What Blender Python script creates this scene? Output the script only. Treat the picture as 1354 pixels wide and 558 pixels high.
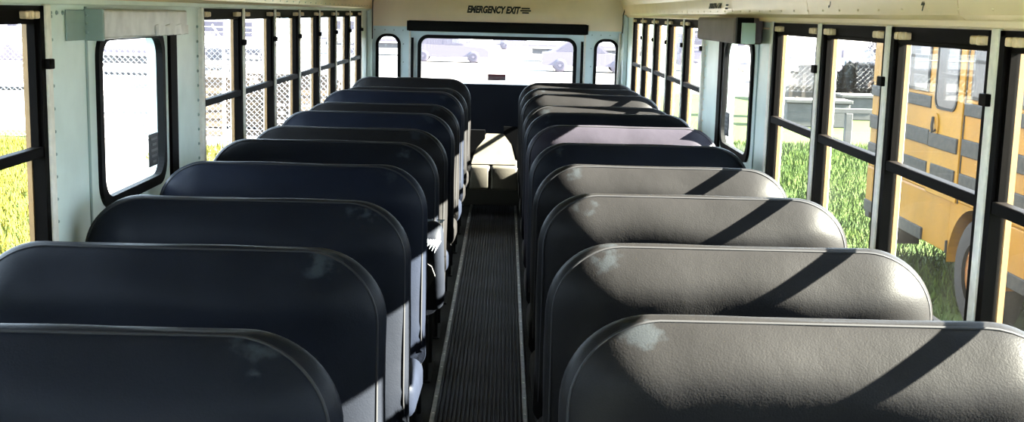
import bpy, bmesh, math, random
from mathutils import Vector, Matrix

random.seed(7)
for o in list(bpy.data.objects):
    bpy.data.objects.remove(o, do_unlink=True)
scene = bpy.context.scene
C = scene.collection

# ------------------------------------------------------------------ camera
F_PX, PITCH, YAW, ROLL, CAMX, CAMH = 1596.4, 0.16204, 0.00858, 0.0250, 0.0738, 1.65
cp, sp, cy_, sy_ = math.cos(PITCH), math.sin(PITCH), math.cos(YAW), math.sin(YAW)
FW = Vector((sy_ * cp, cy_ * cp, -sp)); RT = Vector((cy_, -sy_, 0)); UP = RT.cross(FW)
R2 = math.cos(ROLL) * RT + math.sin(ROLL) * UP
U2 = -math.sin(ROLL) * RT + math.cos(ROLL) * UP
cam_d = bpy.data.cameras.new('camera'); cam = bpy.data.objects.new('camera', cam_d); C.objects.link(cam)
M = Matrix((R2, U2, -FW)).transposed().to_4x4(); M.translation = Vector((CAMX, 0, CAMH))
cam.matrix_world = M
cam_d.sensor_width = 36.0; cam_d.lens = 36.0 * F_PX / 1354.0; cam_d.clip_start = 0.02; cam_d.clip_end = 500
scene.camera = cam

# ------------------------------------------------------------------ world, sun, exposure
w = bpy.data.worlds.new('sky'); scene.world = w; w.use_nodes = True
bg = w.node_tree.nodes['Background']
bg.inputs['Color'].default_value = (0.74, 0.88, 1.08, 1); bg.inputs['Strength'].default_value = 8.0
sun_d = bpy.data.lights.new('sun', 'SUN'); sun = bpy.data.objects.new('sun', sun_d); C.objects.link(sun)
sun_d.energy = 195.0; sun_d.color = (1.0, 0.915, 0.77); sun_d.angle = math.radians(0.53)
SUN_DIR = Vector((-1.0, 0.055, -0.57)).normalized()
sun.rotation_euler = SUN_DIR.to_track_quat('-Z', 'Y').to_euler(); sun.location = (8, 0, 8)
vs = scene.view_settings
vs.view_transform = 'Standard'; vs.look = 'None'; vs.gamma = 1.0; vs.use_curve_mapping = False; vs.exposure = 0.75
scene.cycles.transparent_max_bounces = 24

# ------------------------------------------------------------------ materials
def mat(name, col, rough=0.6, metal=0.0, spec=0.5, noise=0.0, nscale=20.0, bump=0.0, bscale=200.0, col2=None):
    m = bpy.data.materials.new(name); m.use_nodes = True
    nt = m.node_tree; b = nt.nodes['Principled BSDF']
    b.inputs['Base Color'].default_value = (*col, 1); b.inputs['Roughness'].default_value = rough
    b.inputs['Metallic'].default_value = metal; b.inputs['Specular IOR Level'].default_value = spec
    tc = nt.nodes.new('ShaderNodeTexCoord')
    if noise > 0 or col2:
        n = nt.nodes.new('ShaderNodeTexNoise'); n.inputs['Scale'].default_value = nscale; n.inputs['Detail'].default_value = 5
        nt.links.new(tc.outputs['Object'], n.inputs['Vector'])
        r = nt.nodes.new('ShaderNodeValToRGB')
        c2 = col2 or tuple(c * (1 - noise) for c in col)
        r.color_ramp.elements[0].position = 0.35; r.color_ramp.elements[1].position = 0.65
        r.color_ramp.elements[0].color = (*c2, 1); r.color_ramp.elements[1].color = (*col, 1)
        nt.links.new(n.outputs['Fac'], r.inputs['Fac']); nt.links.new(r.outputs['Color'], b.inputs['Base Color'])
    if bump > 0:
        n2 = nt.nodes.new('ShaderNodeTexNoise'); n2.inputs['Scale'].default_value = bscale; n2.inputs['Detail'].default_value = 3
        nt.links.new(tc.outputs['Object'], n2.inputs['Vector'])
        bp = nt.nodes.new('ShaderNodeBump'); bp.inputs['Strength'].default_value = bump; bp.inputs['Distance'].default_value = 0.01
        nt.links.new(n2.outputs['Fac'], bp.inputs['Height']); nt.links.new(bp.outputs['Normal'], b.inputs['Normal'])
    return m

def vinyl(name, col, side, wear=0.5):
    """seat vinyl: leather grain, faint creases, scuffed patch at the upper aisle corner"""
    m = mat(name, col, 0.46, spec=0.042)
    nt = m.node_tree; N = nt.nodes; L = nt.links; b = N['Principled BSDF']
    tc = N.new('ShaderNodeTexCoord'); oi = N.new('ShaderNodeObjectInfo')
    off = N.new('ShaderNodeVectorMath'); off.operation = 'MULTIPLY_ADD'
    off.inputs[1].default_value = (1, 1, 1)
    rv = N.new('ShaderNodeCombineXYZ'); mul = N.new('ShaderNodeMath'); mul.operation = 'MULTIPLY'; mul.inputs[1].default_value = 37.0
    L.new(oi.outputs['Random'], mul.inputs[0]); L.new(mul.outputs[0], rv.inputs[1])
    L.new(tc.outputs['Object'], off.inputs[0]); L.new(rv.outputs[0], off.inputs[2])
    def noise(scale, detail=4):
        n = N.new('ShaderNodeTexNoise'); n.inputs['Scale'].default_value = scale; n.inputs['Detail'].default_value = detail
        L.new(off.outputs[0], n.inputs['Vector']); return n
    # broad fading
    n1 = noise(5.0)
    r1 = N.new('ShaderNodeValToRGB'); r1.color_ramp.elements[0].position = 0.3; r1.color_ramp.elements[1].position = 0.75
    r1.color_ramp.elements[0].color = (*[c * 0.85 for c in col], 1); r1.color_ramp.elements[1].color = (*[c * 1.2 for c in col], 1)
    L.new(n1.outputs['Fac'], r1.inputs['Fac'])
    # scuff near upper aisle corner
    sub = N.new('ShaderNodeVectorMath'); sub.operation = 'DISTANCE'; sub.inputs[1].default_value = (side * 0.33, -0.03, 1.075)
    L.new(tc.outputs['Object'], sub.inputs[0])
    mr = N.new('ShaderNodeMapRange'); mr.inputs[1].default_value = 0.03; mr.inputs[2].default_value = 0.11
    mr.inputs[3].default_value = 1.0; mr.inputs[4].default_value = 0.0
    L.new(sub.outputs['Value'], mr.inputs[0])
    n2 = noise(24.0, 8)
    ad = N.new('ShaderNodeMath'); ad.operation = 'MULTIPLY'; L.new(mr.outputs[0], ad.inputs[0]); L.new(n2.outputs['Fac'], ad.inputs[1])
    r2 = N.new('ShaderNodeValToRGB'); r2.color_ramp.elements[0].position = 0.42; r2.color_ramp.elements[1].position = 0.55
    L.new(ad.outputs[0], r2.inputs['Fac'])
    wm = N.new('ShaderNodeMath'); wm.operation = 'MULTIPLY'; wm.inputs[1].default_value = wear; L.new(r2.outputs['Color'], wm.inputs[0])
    mx = N.new('ShaderNodeMixRGB'); mx.inputs['Color2'].default_value = (0.022, 0.027, 0.032, 1)
    L.new(wm.outputs[0], mx.inputs['Fac']); L.new(r1.outputs['Color'], mx.inputs['Color1']); L.new(mx.outputs[0], b.inputs['Base Color'])
    # grain + creases
    g = noise(260.0, 2); c = noise(9.0, 5)
    b1 = N.new('ShaderNodeBump'); b1.inputs['Strength'].default_value = 0.12; b1.inputs['Distance'].default_value = 0.004
    b2 = N.new('ShaderNodeBump'); b2.inputs['Strength'].default_value = 0.12; b2.inputs['Distance'].default_value = 0.02
    L.new(g.outputs['Fac'], b1.inputs['Height']); L.new(c.outputs['Fac'], b2.inputs['Height'])
    L.new(b1.outputs['Normal'], b2.inputs['Normal']); L.new(b2.outputs['Normal'], b.inputs['Normal'])
    return m

def glass(name, dust=0.0, tint=(0.93, 0.96, 0.95)):
    m = bpy.data.materials.new(name); m.use_nodes = True; nt = m.node_tree; N = nt.nodes; L = nt.links
    N.remove(N['Principled BSDF']); out = N['Material Output']
    t = N.new('ShaderNodeBsdfTransparent'); t.inputs['Color'].default_value = (*tint, 1)
    g = N.new('ShaderNodeBsdfGlossy'); g.inputs['Roughness'].default_value = 0.0; g.inputs['Color'].default_value = (0.9, 0.9, 0.9, 1)
    lw = N.new('ShaderNodeLayerWeight'); lw.inputs['Blend'].default_value = 0.5     # two-sided Schlick fresnel
    pw = N.new('ShaderNodeMath'); pw.operation = 'POWER'; pw.inputs[1].default_value = 5.0; L.new(lw.outputs['Facing'], pw.inputs[0])
    fr = N.new('ShaderNodeMath'); fr.operation = 'MULTIPLY_ADD'; fr.inputs[1].default_value = 0.30; fr.inputs[2].default_value = 0.012; L.new(pw.outputs[0], fr.inputs[0])
    mx = N.new('ShaderNodeMixShader'); L.new(fr.outputs[0], mx.inputs[0]); L.new(t.outputs[0], mx.inputs[1]); L.new(g.outputs[0], mx.inputs[2])
    last = mx
    if dust > 0:
        d = N.new('ShaderNodeBsdfTranslucent'); d.inputs['Color'].default_value = (0.8, 0.8, 0.78, 1)
        tc = N.new('ShaderNodeTexCoord'); n = N.new('ShaderNodeTexNoise'); n.inputs['Scale'].default_value = 7; n.inputs['Detail'].default_value = 6
        L.new(tc.outputs['Object'], n.inputs['Vector'])
        r = N.new('ShaderNodeMapRange'); r.inputs[1].default_value = 0.3; r.inputs[2].default_value = 0.75; r.inputs[3].default_value = dust * 0.3; r.inputs[4].default_value = dust
        L.new(n.outputs['Fac'], r.inputs[0])
        m2 = N.new('ShaderNodeMixShader'); L.new(r.outputs[0], m2.inputs[0]); L.new(mx.outputs[0], m2.inputs[1]); L.new(d.outputs[0], m2.inputs[2]); last = m2
    L.new(last.outputs[0], out.inputs['Surface'])
    return m

M_AQUA = mat('aqua_paint', (0.66, 0.76, 0.72), 0.38, noise=0.12, nscale=6, bump=0.06, bscale=14)
M_WHITE_AQUA = mat('pale_blue_paint', (0.66, 0.78, 0.80), 0.4, noise=0.1, nscale=5)
M_CREAM = mat('cream_paint', (0.88, 0.68, 0.43), 0.30, noise=0.08, nscale=4)
M_BOUNCE_TAN = mat('bounce_tan_paint', (0.92, 0.75, 0.54), 0.4, noise=0.1, nscale=4)  # tan tone puts the ceiling's warm bounce into the rear upper panel
M_LOWER = mat('lower_wall_paint', (0.40, 0.47, 0.46), 0.5, noise=0.15, nscale=8)
M_BLACK = mat('black_frame', (0.0026, 0.0018, 0.0014), 0.6, spec=0.035, noise=0.3, nscale=30)
M_RUBBER = mat('black_rubber', (0.004, 0.004, 0.004), 0.6, spec=0.08)
M_ALU = mat('aluminium', (0.80, 0.76, 0.68), 0.42, metal=0.0, noise=0.15, nscale=40)
M_LATCH = mat('cream_latch', (0.80, 0.60, 0.40), 0.45, noise=0.2, nscale=60)
M_AMBER = mat('yellow_outer_trim', (0.22, 0.115, 0.035), 0.5, noise=0.2, nscale=20)
M_YELLOW = mat('school_bus_yellow', (0.135, 0.064, 0.0015), 0.55, spec=0.1, noise=0.18, nscale=3)
M_YELLOW2 = mat('school_bus_yellow_door', (0.140, 0.070, 0.002), 0.55, spec=0.1, noise=0.15, nscale=5)
M_BUSBLACK = mat('bus_black_rail', (0.007, 0.0075, 0.009), 0.6, spec=0.08, col2=(0.018, 0.017, 0.015), nscale=18)
M_BUSGLASS = mat('bus_dark_glass', (0.028, 0.028, 0.030), 0.3, spec=0.08, col2=(0.016, 0.016, 0.018), nscale=4)
M_TIRE = mat('tyre', (0.012, 0.011, 0.011), 0.8, spec=0.1, noise=0.3, nscale=30)
M_HUB = mat('hub_orange', (0.15, 0.058, 0.010), 0.5, noise=0.3, nscale=10)
M_FLOOR = mat('dark_floor_rubber', (0.010, 0.0095, 0.009), 0.8, spec=0.15, noise=0.4, nscale=12, bump=0.1, bscale=80)
M_MAT = mat('ribbed_mat', (0.0085, 0.008, 0.008), 0.55, spec=0.08, col2=(0.026, 0.026, 0.030), nscale=3.5)
M_TRIM = mat('aisle_trim', (0.22, 0.21, 0.20), 0.35, metal=0.6, noise=0.5, nscale=25)
M_LEG = mat('seat_leg_metal', (0.004, 0.004, 0.0042), 0.6, spec=0.1)
M_PIPE_L = mat('piping_dark', (0.013, 0.013, 0.0145), 0.55, spec=0.12)
M_GALV = mat('galvanised_sheet', (0.58, 0.57, 0.55), 0.38, metal=0.3, noise=0.25, nscale=15, bump=0.15, bscale=9)
M_MAUVE = mat('mauve_padding', (0.21, 0.16, 0.165), 0.7, noise=0.15, nscale=10, bump=0.1, bscale=60)
M_TEAL = mat('teal_grey_plate', (0.27, 0.36, 0.34), 0.45, noise=0.1, nscale=10)
M_BENCH = mat('tan_bench_vinyl', (0.030, 0.026, 0.019), 0.6, noise=0.35, nscale=9, bump=0.07, bscale=120)
M_TORN = mat('torn_foam_dark', (0.006, 0.006, 0.007), 0.9)
M_FOAM = mat('exposed_foam', (0.10, 0.12, 0.14), 0.9, noise=0.4, nscale=40, bump=0.4, bscale=60)
M_PAD = mat('matt_black_pad', (0.0015, 0.0016, 0.0020), 0.9, spec=0.02)
M_INK = mat('black_ink', (0.008, 0.008, 0.008), 0.6)
M_SIGN = mat('black_plate', (0.012, 0.012, 0.014), 0.5)
M_SIGNPRINT = mat('sign_print', (0.10, 0.10, 0.10), 0.5)
M_STICKW = mat('sticker_white', (0.10, 0.085, 0.085), 0.6)
M_STICKR = mat('sticker_red', (0.085, 0.014, 0.020), 0.6)
M_GLASS_R = glass('window_glass_sunny', dust=0.0006)
M_GLASS_L = glass('window_glass')
VIN = {}
for sd, s in (('l', 1), ('r', -1)):
    VIN[sd] = [vinyl('navy_vinyl_' + sd, (0.0050, 0.0058, 0.0083), s, 0.7),
               vinyl('blue_vinyl_' + sd, (0.0046, 0.0058, 0.0098), s, 0.3),
               vinyl('charcoal_vinyl_' + sd, (0.0060, 0.0057, 0.0060), s, 0.3),
               vinyl('lavender_vinyl_' + sd, (0.014, 0.0125, 0.017), s, 0.3)]

# ------------------------------------------------------------------ helpers
def link(o, parent=None):
    C.objects.link(o)
    if parent is not None:
        o.parent = parent
    return o
def tag(o, label=None, cat=None, group=None, kind=None):
    if label: o['label'] = label
    if cat: o['category'] = cat
    if group: o['group'] = group
    if kind: o['kind'] = kind
    return o
def empty(name, loc=(0, 0, 0), rz=0.0):
    o = bpy.data.objects.new(name, None); C.objects.link(o); o.location = loc; o.rotation_euler = (0, 0, rz)
    o.empty_display_size = 0.1
    return o
def build(name, bm, m, parent=None, smooth=False, loc=None):
    me = bpy.data.meshes.new(name); bmesh.ops.recalc_face_normals(bm, faces=bm.faces[:]); bm.to_mesh(me); bm.free()
    me.materials.append(m)
    if smooth:
        me.polygons.foreach_set('use_smooth', [True] * len(me.polygons))
    o = bpy.data.objects.new(name, me)
    if loc: o.location = loc
    return link(o, parent)
def share(name, src, parent=None, loc=(0, 0, 0), rot=(0, 0, 0), scale=(1, 1, 1)):
    o = bpy.data.objects.new(name, src.data); link(o, parent); o.location = loc; o.rotation_euler = rot; o.scale = scale
    return o
def box(bm, x0, x1, y0, y1, z0, z1, bev=0.0, seg=2):
    r = bmesh.ops.create_cube(bm, size=1.0)
    vs_ = r['verts']
    for v in vs_:
        v.co = Vector(((x0 + x1) / 2 + v.co.x * (x1 - x0), (y0 + y1) / 2 + v.co.y * (y1 - y0), (z0 + z1) / 2 + v.co.z * (z1 - z0)))
    if bev > 0:
        es = list({e for v in vs_ for e in v.link_edges})
        bmesh.ops.bevel(bm, geom=es, offset=bev, segments=seg, profile=0.5, affect='EDGES')
    return bm
def bx(*a, **k):
    return box(bmesh.new(), *a, **k)
def cyl(bm, p0, p1, r0, r1=None, seg=12):
    r1 = r0 if r1 is None else r1
    p0, p1 = Vector(p0), Vector(p1); d = p1 - p0
    q = d.to_track_quat('Z', 'Y').to_matrix().to_4x4(); q.translation = (p0 + p1) / 2
    bmesh.ops.create_cone(bm, cap_ends=True, segments=seg, radius1=r0, radius2=r1, depth=d.length, matrix=q)
    return bm
def tube(bm, pts, r, seg=6, closed=False):
    n = len(pts); rings = []
    pts = [Vector(p) for p in pts]
    for i, p in enumerate(pts):
        a = pts[(i - 1) % n] if (closed or i > 0) else pts[i]
        b = pts[(i + 1) % n] if (closed or i < n - 1) else pts[i]
        t = (b - a).normalized()
        ref = Vector((0, 1, 0)) if abs(t.y) < 0.9 else Vector((1, 0, 0))
        u = t.cross(ref).normalized(); v = t.cross(u)
        rings.append([bm.verts.new(p + r * (math.cos(k * 2 * math.pi / seg) * u + math.sin(k * 2 * math.pi / seg) * v)) for k in range(seg)])
    for i in range(n if closed else n - 1):
        A, B = rings[i], rings[(i + 1) % n]
        for k in range(seg):
            bm.faces.new((A[k], A[(k + 1) % seg], B[(k + 1) % seg], B[k]))
    return bm
def rrect(x0, x1, z0, z1, rt, rb=None, n=8):
    """rounded rectangle outline; rt = top corner radius, rb = bottom"""
    rb = rt if rb is None else rb
    pts = []
    for cx, cz, r, a0 in ((x1 - rt, z1 - rt, rt, 0), (x0 + rt, z1 - rt, rt, 90), (x0 + rb, z0 + rb, rb, 180), (x1 - rb, z0 + rb, rb, 270)):
        for k in range(n + 1):
            a = math.radians(a0 + 90 * k / n); pts.append((cx + r * math.cos(a), cz + r * math.sin(a)))
    return pts
def ring_prism(bm, outer, inner, d0, d1, place):
    """ring between two outlines of equal length, extruded d0..d1; place(u, v, d) -> 3-D"""
    n = len(outer)
    V = [[bm.verts.new(place(*p, d)) for p in o] for o, d in ((outer, d0), (inner, d0), (outer, d1), (inner, d1))]
    for i in range(n):
        j = (i + 1) % n
        bm.faces.new((V[0][i], V[0][j], V[1][j], V[1][i])); bm.faces.new((V[2][i], V[3][i], V[3][j], V[2][j]))
        bm.faces.new((V[0][i], V[2][i], V[2][j], V[0][j])); bm.faces.new((V[1][i], V[1][j], V[3][j], V[3][i]))
    return bm
def prism(bm, outline, d0, d1, place):
    A = [bm.verts.new(place(*p, d0)) for p in outline]; B = [bm.verts.new(place(*p, d1)) for p in outline]; n = len(A)
    bm.faces.new(A); bm.faces.new(B[::-1])
    for i in range(n):
        j = (i + 1) % n; bm.faces.new((A[i], B[i], B[j], A[j]))
    return bm
def rect_around(inner, x0, x1, z0, z1):
    """project an inner outline outwards on a rectangle (same vertex count, corners kept)"""
    cx = sum(p[0] for p in inner) / len(inner); cz = sum(p[1] for p in inner) / len(inner)
    out = []
    for (x, z) in inner:
        dx, dz = x - cx, z - cz
        t = min((((x1 if dx > 0 else x0) - cx) / dx) if abs(dx) > 1e-9 else 1e9, (((z1 if dz > 0 else z0) - cz) / dz) if abs(dz) > 1e-9 else 1e9)
        out.append([cx + t * dx, cz + t * dz])
    for (X, Z) in ((x0, z0), (x0, z1), (x1, z0), (x1, z1)):
        i = min(range(len(out)), key=lambda k: (out[k][0] - X) ** 2 + (out[k][1] - Z) ** 2); out[i] = [X, Z]
    return [tuple(p) for p in out]
def text_mesh(name, s, size, m, parent, mw, shear=0.0, sx=1.0, extrude=0.0006, bold=0.0):
    cu = bpy.data.curves.new(name, 'FONT'); cu.body = s; cu.size = size; cu.shear = shear; cu.align_x = 'CENTER'; cu.align_y = 'CENTER'
    cu.extrude = extrude; cu.offset = bold
    t = bpy.data.objects.new(name + '_src', cu); C.objects.link(t)
    bpy.context.view_layer.update()
    me = bpy.data.meshes.new_from_object(t.evaluated_get(bpy.context.evaluated_depsgraph_get()))
    bpy.data.objects.remove(t, do_unlink=True)
    me.materials.clear(); me.materials.append(m)
    me.transform(mw @ Matrix.Diagonal((sx, 1, 1, 1)))
    o = bpy.data.objects.new(name, me); return link(o, parent)
def copy_tree(o, parent=None):
    c = o.copy(); C.objects.link(c); c.parent = parent
    for ch in list(o.children): copy_tree(ch, c)
    return c
ORD = ['nearest', 'second', 'third', 'fourth', 'fifth', 'sixth', 'seventh', 'eighth', 'ninth', 'tenth', 'farthest']

# ------------------------------------------------------------------ dimensions
W = 1.15          # inner half width
REAR = 10.837
FRONT = -4.2
SILL, WTOP, RAILZ = 0.88, 1.640, 1.258
L_POSTS = [4.875 + 0.769 * i for i in range(8)]                # far left bank, seven windows
L_NEAR = [3.235 - 0.745 * i for i in range(10)]
R_FAR = [6.575 + 0.7355 * i for i in range(6)]
R_NEAR = [4.88 - 0.7450 * i for i in range(12)]
LX = (3.644, 4.329); RX = (5.251, 5.925)                       # emergency-exit window glass spans

# ------------------------------------------------------------------ floor
floor = empty('floor', (0, 0, 0)); tag(floor, 'dark rubber bus floor with ribbed aisle mat', 'floor', kind='structure')
build('floor_board', bx(-W - 0.05, W + 0.05, FRONT, REAR + 0.05, -0.06, 0.0), M_FLOOR, floor)
bm = bmesh.new()
MATW = 0.180; NR = 20; pitch = 2 * MATW / NR
prof = []
for i in range(NR):
    x = -MATW + i * pitch
    prof += [(x, 0.001), (x + pitch * 0.16, 0.0125), (x + pitch * 0.60, 0.0125), (x + pitch * 0.76, 0.001)]
prof.append((MATW, 0.004))
a = [bm.verts.new((x, FRONT + 0.1, z)) for x, z in prof]; b = [bm.verts.new((x, 10.42, z)) for x, z in prof]
for i in range(len(prof) - 1): bm.faces.new((a[i], a[i + 1], b[i + 1], b[i]))
tag(build('ribbed_mat', bm, M_MAT, floor), 'worn black ribbed rubber aisle mat')
for s in (-1, 1):
    t = build('aisle_trim', bx(s * 0.190 - 0.011, s * 0.190 + 0.011, FRONT + 0.1, 10.42, 0.0, 0.011, bev=0.004), M_TRIM, floor)
    bm = bmesh.new()
    for k in range(46):
        bmesh.ops.create_icosphere(bm, subdivisions=1, radius=0.006, matrix=Matrix.Translation((s * 0.190, 0.4 + k * 0.22, 0.011)) @ Matrix.Diagonal((1, 1, 0.5, 1)))
    tag(build('trim_screws', bm, M_ALU, t), kind='stuff')

# ------------------------------------------------------------------ side walls
def rivets(pts, nrm, parent, m=M_ALU, r=0.007):
    bm = bmesh.new()
    for p in pts:
        bmesh.ops.create_icosphere(bm, subdivisions=1, radius=r, matrix=Matrix.Translation(p))
    o = build('rivets', bm, m, parent, smooth=True); tag(o, kind='stuff'); return o
def side_wall(s, name, banks, blanks, label):
    wl = empty(name, (s * W, 0, 0)); tag(wl, label, 'wall', kind='structure')
    def P(nm, x0, x1, y0, y1, z0, z1, m, bev=0.0):
        a_, b_ = sorted((s * x0, s * x1))
        o = build(nm, bx(a_ - s * W, b_ - s * W, y0, y1, z0, z1, bev=bev), m, wl); return o
    P('lower_panel', W, W + 0.05, FRONT, REAR + 0.05, -0.06, SILL, M_LOWER)
    P('outer_skin', W + 0.05, W + 0.06, FRONT, REAR + 0.06, -0.45, SILL, M_YELLOW)
    P('upper_rail', W - 0.004, W + 0.05, FRONT, REAR + 0.05, WTOP, 1.70, M_CREAM if s > 0 else M_AQUA)
    # narrow riveted strip over the windows
    P('drip_strip', W - 0.022, W - 0.004, FRONT, REAR, WTOP + 0.004, WTOP + 0.022, M_CREAM if s > 0 else M_AQUA, bev=0.003)
    for (y0, y1, hole) in blanks:
        if hole is None:
            P('pillar_panel', W, W + 0.05, y0, y1, SILL, WTOP, M_AQUA)
        else:
            inner = rrect(hole[0], hole[1], hole[2], hole[3], 0.075, n=8)
            outer = rect_around(inner, y0, y1, SILL, WTOP)
            bm = ring_prism(bmesh.new(), outer, inner, 0.0, 0.05, lambda u, v, d: Vector((s * d, u, v)))
            build('exit_panel', bm, M_AQUA, wl)
    for ys in banks:
        for y in ys:
            o = P('mullion', W - 0.016, W + 0.05, y - 0.019, y + 0.019, SILL - 0.02, WTOP + 0.004, M_ALU, bev=0.004)
            pts = [Vector((-s * 0.029, y, z)) for z in (0.95, 1.08, 1.36, 1.60)]
    return wl
wall_left = side_wall(-1, 'wall_left', [L_POSTS, L_NEAR], [(3.254, 4.856, (LX[0], LX[1], 1.035, 1.560)), (L_POSTS[-1] + 0.019, REAR, None), (FRONT, L_NEAR[-1] - 0.019, None)], 'pale green painted left side wall with riveted pillar')
wall_right = side_wall(1, 'wall_right', [R_FAR, R_NEAR], [(4.899, 6.556, (RX[0], RX[1], 1.035, 1.560)), (R_FAR[-1] + 0.019, REAR, None), (FRONT, R_NEAR[-1] - 0.019, None)], 'cream and grey right side wall with exit panel')
# rivets and seam strips on the exit pillars
pts = [Vector((-0.001 + 0.002, 3.285, 0.93 + 0.062 * k)) for k in range(12)] + [Vector((0.001, 3.285 + 0.045 * k, 1.622)) for k in range(8)] + [Vector((0.001, 4.835, 0.93 + 0.058 * k)) for k in range(12)]
rivets(pts, None, wall_left, M_TEAL, r=0.0065)
rivets([Vector((-0.001, 4.93, 0.93 + 0.058 * k)) for k in range(12)] + [Vector((-0.001, 6.53, 0.93 + 0.058 * k)) for k in range(12)] + [Vector((-0.001, 4.92 + 0.035 * k, 1.615)) for k in range(8)], None, wall_right, M_BOUNCE_TAN, r=0.005)
for wl, s, ys in ((wall_left, -1, (3.555,)), (wall_right, 1, (5.16,))):
    for y in ys:
        a_, b_ = sorted((0.0, -s * 0.005))
        build('seam_strip', bx(a_, b_, y - 0.006, y + 0.006, SILL, WTOP, bev=0.001), M_TEAL, wl)
# black vertical strip on the far side of the exit windows
for wl, s, y in ((wall_left, -1, 4.455), (wall_right, 1, 6.03)):
    a_, b_ = sorted((-s * 0.012, s * 0.0))
    build('dark_strip', bx(a_, b_, y - 0.045, y + 0.045, SILL, 1.60, bev=0.003), M_BLACK, wl)

# ------------------------------------------------------------------ side windows
WN = [0]
def latch_mesh():
    bm = bmesh.new()
    for k, (w_, h_) in enumerate(((0.030, 0.020), (0.022, 0.022), (0.030, 0.020))):
        yy = (-0.032, 0.0, 0.032)[k]
        box(bm, -0.010, 0.010, yy - w_ / 2, yy + w_ / 2, -h_ / 2, h_ / 2, bev=0.004)
    return bm
latch_src = None
def side_window(s, y0, y1, label):
    global latch_src
    WN[0] += 1
    g = M_GLASS_R if s > 0 else M_GLASS_L
    r = empty('window_%d' % WN[0], (s * W, (y0 + y1) / 2, SILL)); tag(r, label, 'window', kind='structure')
    a0, a1 = -(y1 - y0) / 2 + 0.019, (y1 - y0) / 2 - 0.019
    z1 = WTOP - SILL; zr = RAILZ - SILL
    def B(nm, x0, x1, ya, yb, za, zb, m, bev=0.0, par=r):
        p, q = sorted((s * x0, s * x1))
        return build(nm, bx(p, q, ya, yb, za, zb, bev=bev), m, par)
    # outer black frame (one mesh of four bars)
    bm = bmesh.new(); p, q = sorted((-s * 0.010, s * 0.022))
    fw = 0.028
    box(bm, p, q, a0, a0 + fw, 0, z1); box(bm, p, q, a1 - fw, a1, 0, z1); box(bm, p, q, a0, a1, 0, 0.026); box(bm, p, q, a0, a1, z1 - 0.012, z1)
    build('frame', bm, M_BLACK, r)
    # head bar behind the latches
    B('head_bar', 0.004, 0.022, a0 + fw, a1 - fw, z1 - 0.037, z1 - 0.010, M_BLACK)
    # upper sash
    bm = bmesh.new(); p, q = sorted((s * 0.000, s * 0.020)); sw = 0.014; b0, b1 = a0 + fw, a1 - fw; zt = z1 - 0.036
    box(bm, p, q, b0, b0 + sw, zr, zt); box(bm, p, q, b1 - sw, b1, zr, zt); box(bm, p, q, b0, b1, zt - 0.011, zt, bev=0.002)
    build('upper_sash', bm, M_BLACK, r)
    B('meeting_rail', -0.008, 0.020, b0, b1, zr - 0.014, zr + 0.014, M_BLACK, bev=0.003)
    B('lower_sash_bar', 0.004, 0.020, b0, b1, 0.026, 0.044, M_BLACK)
    B('pane', 0.014, 0.017, b0 + sw - 0.004, b1 - sw + 0.004, zr + 0.012, zt - 0.009, g)
    B('pane', 0.014, 0.017, b0 - 0.002, b1 + 0.002, 0.040, zr - 0.012, g)
    # outer yellow reveal seen through the glass
    bm = bmesh.new(); p, q = sorted((s * 0.024, s * 0.037))
    box(bm, p, q, b0 - 0.03, b0 + 0.006, 0, z1); box(bm, p, q, b1 - 0.006, b1 + 0.03, 0, z1)
    build('outer_trim', bm, M_AMBER, r)
    # two cream release latches on the head bar
    for yy in (b0 + 0.052, b1 - 0.052):
        if latch_src is None:
            o = build('latch', latch_mesh(), M_LATCH, r, loc=(-s * 0.004, yy, z1 - 0.0235)); latch_src = o
        else:
            share('latch', latch_src, r, (-s * 0.004, yy, z1 - 0.0235))
    # catch on the near jamb, lapping the mullion
    yy = a0 if s > 0 else a1
    B('catch', -0.027, -0.009, (a0 - 0.032), (a0 + 0.012), z1 - 0.165, z1 - 0.138, M_BLACK, bev=0.003) if s > 0 else \
        B('catch', -0.027, -0.009, a1 - 0.012, a1 + 0.022, z1 - 0.165, z1 - 0.138, M_BLACK, bev=0.003)
    return r
NTH = ['first', 'second', 'third', 'fourth', 'fifth', 'sixth', 'seventh', 'eighth', 'ninth', 'tenth', 'eleventh']
ORW = ['nearest', 'second', 'third', 'fourth', 'fifth', 'sixth', 'seventh']
for i in range(7):
    side_window(-1, L_POSTS[i], L_POSTS[i + 1], 'black framed split sash window, %s beyond the left exit window' % ORW[i])
for i in range(9):
    side_window(-1, L_NEAR[i + 1], L_NEAR[i], 'black framed split sash window on the left before the riveted pillar, %s from it' % NTH[i])
for i in range(5):
    side_window(1, R_FAR[i], R_FAR[i + 1], 'black framed split sash window, %s beyond the right exit window' % ORW[i])
for i in range(11):
    side_window(1, R_NEAR[i + 1], R_NEAR[i], 'black framed split sash window on the right before the exit window, %s from it' % NTH[i])

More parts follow.
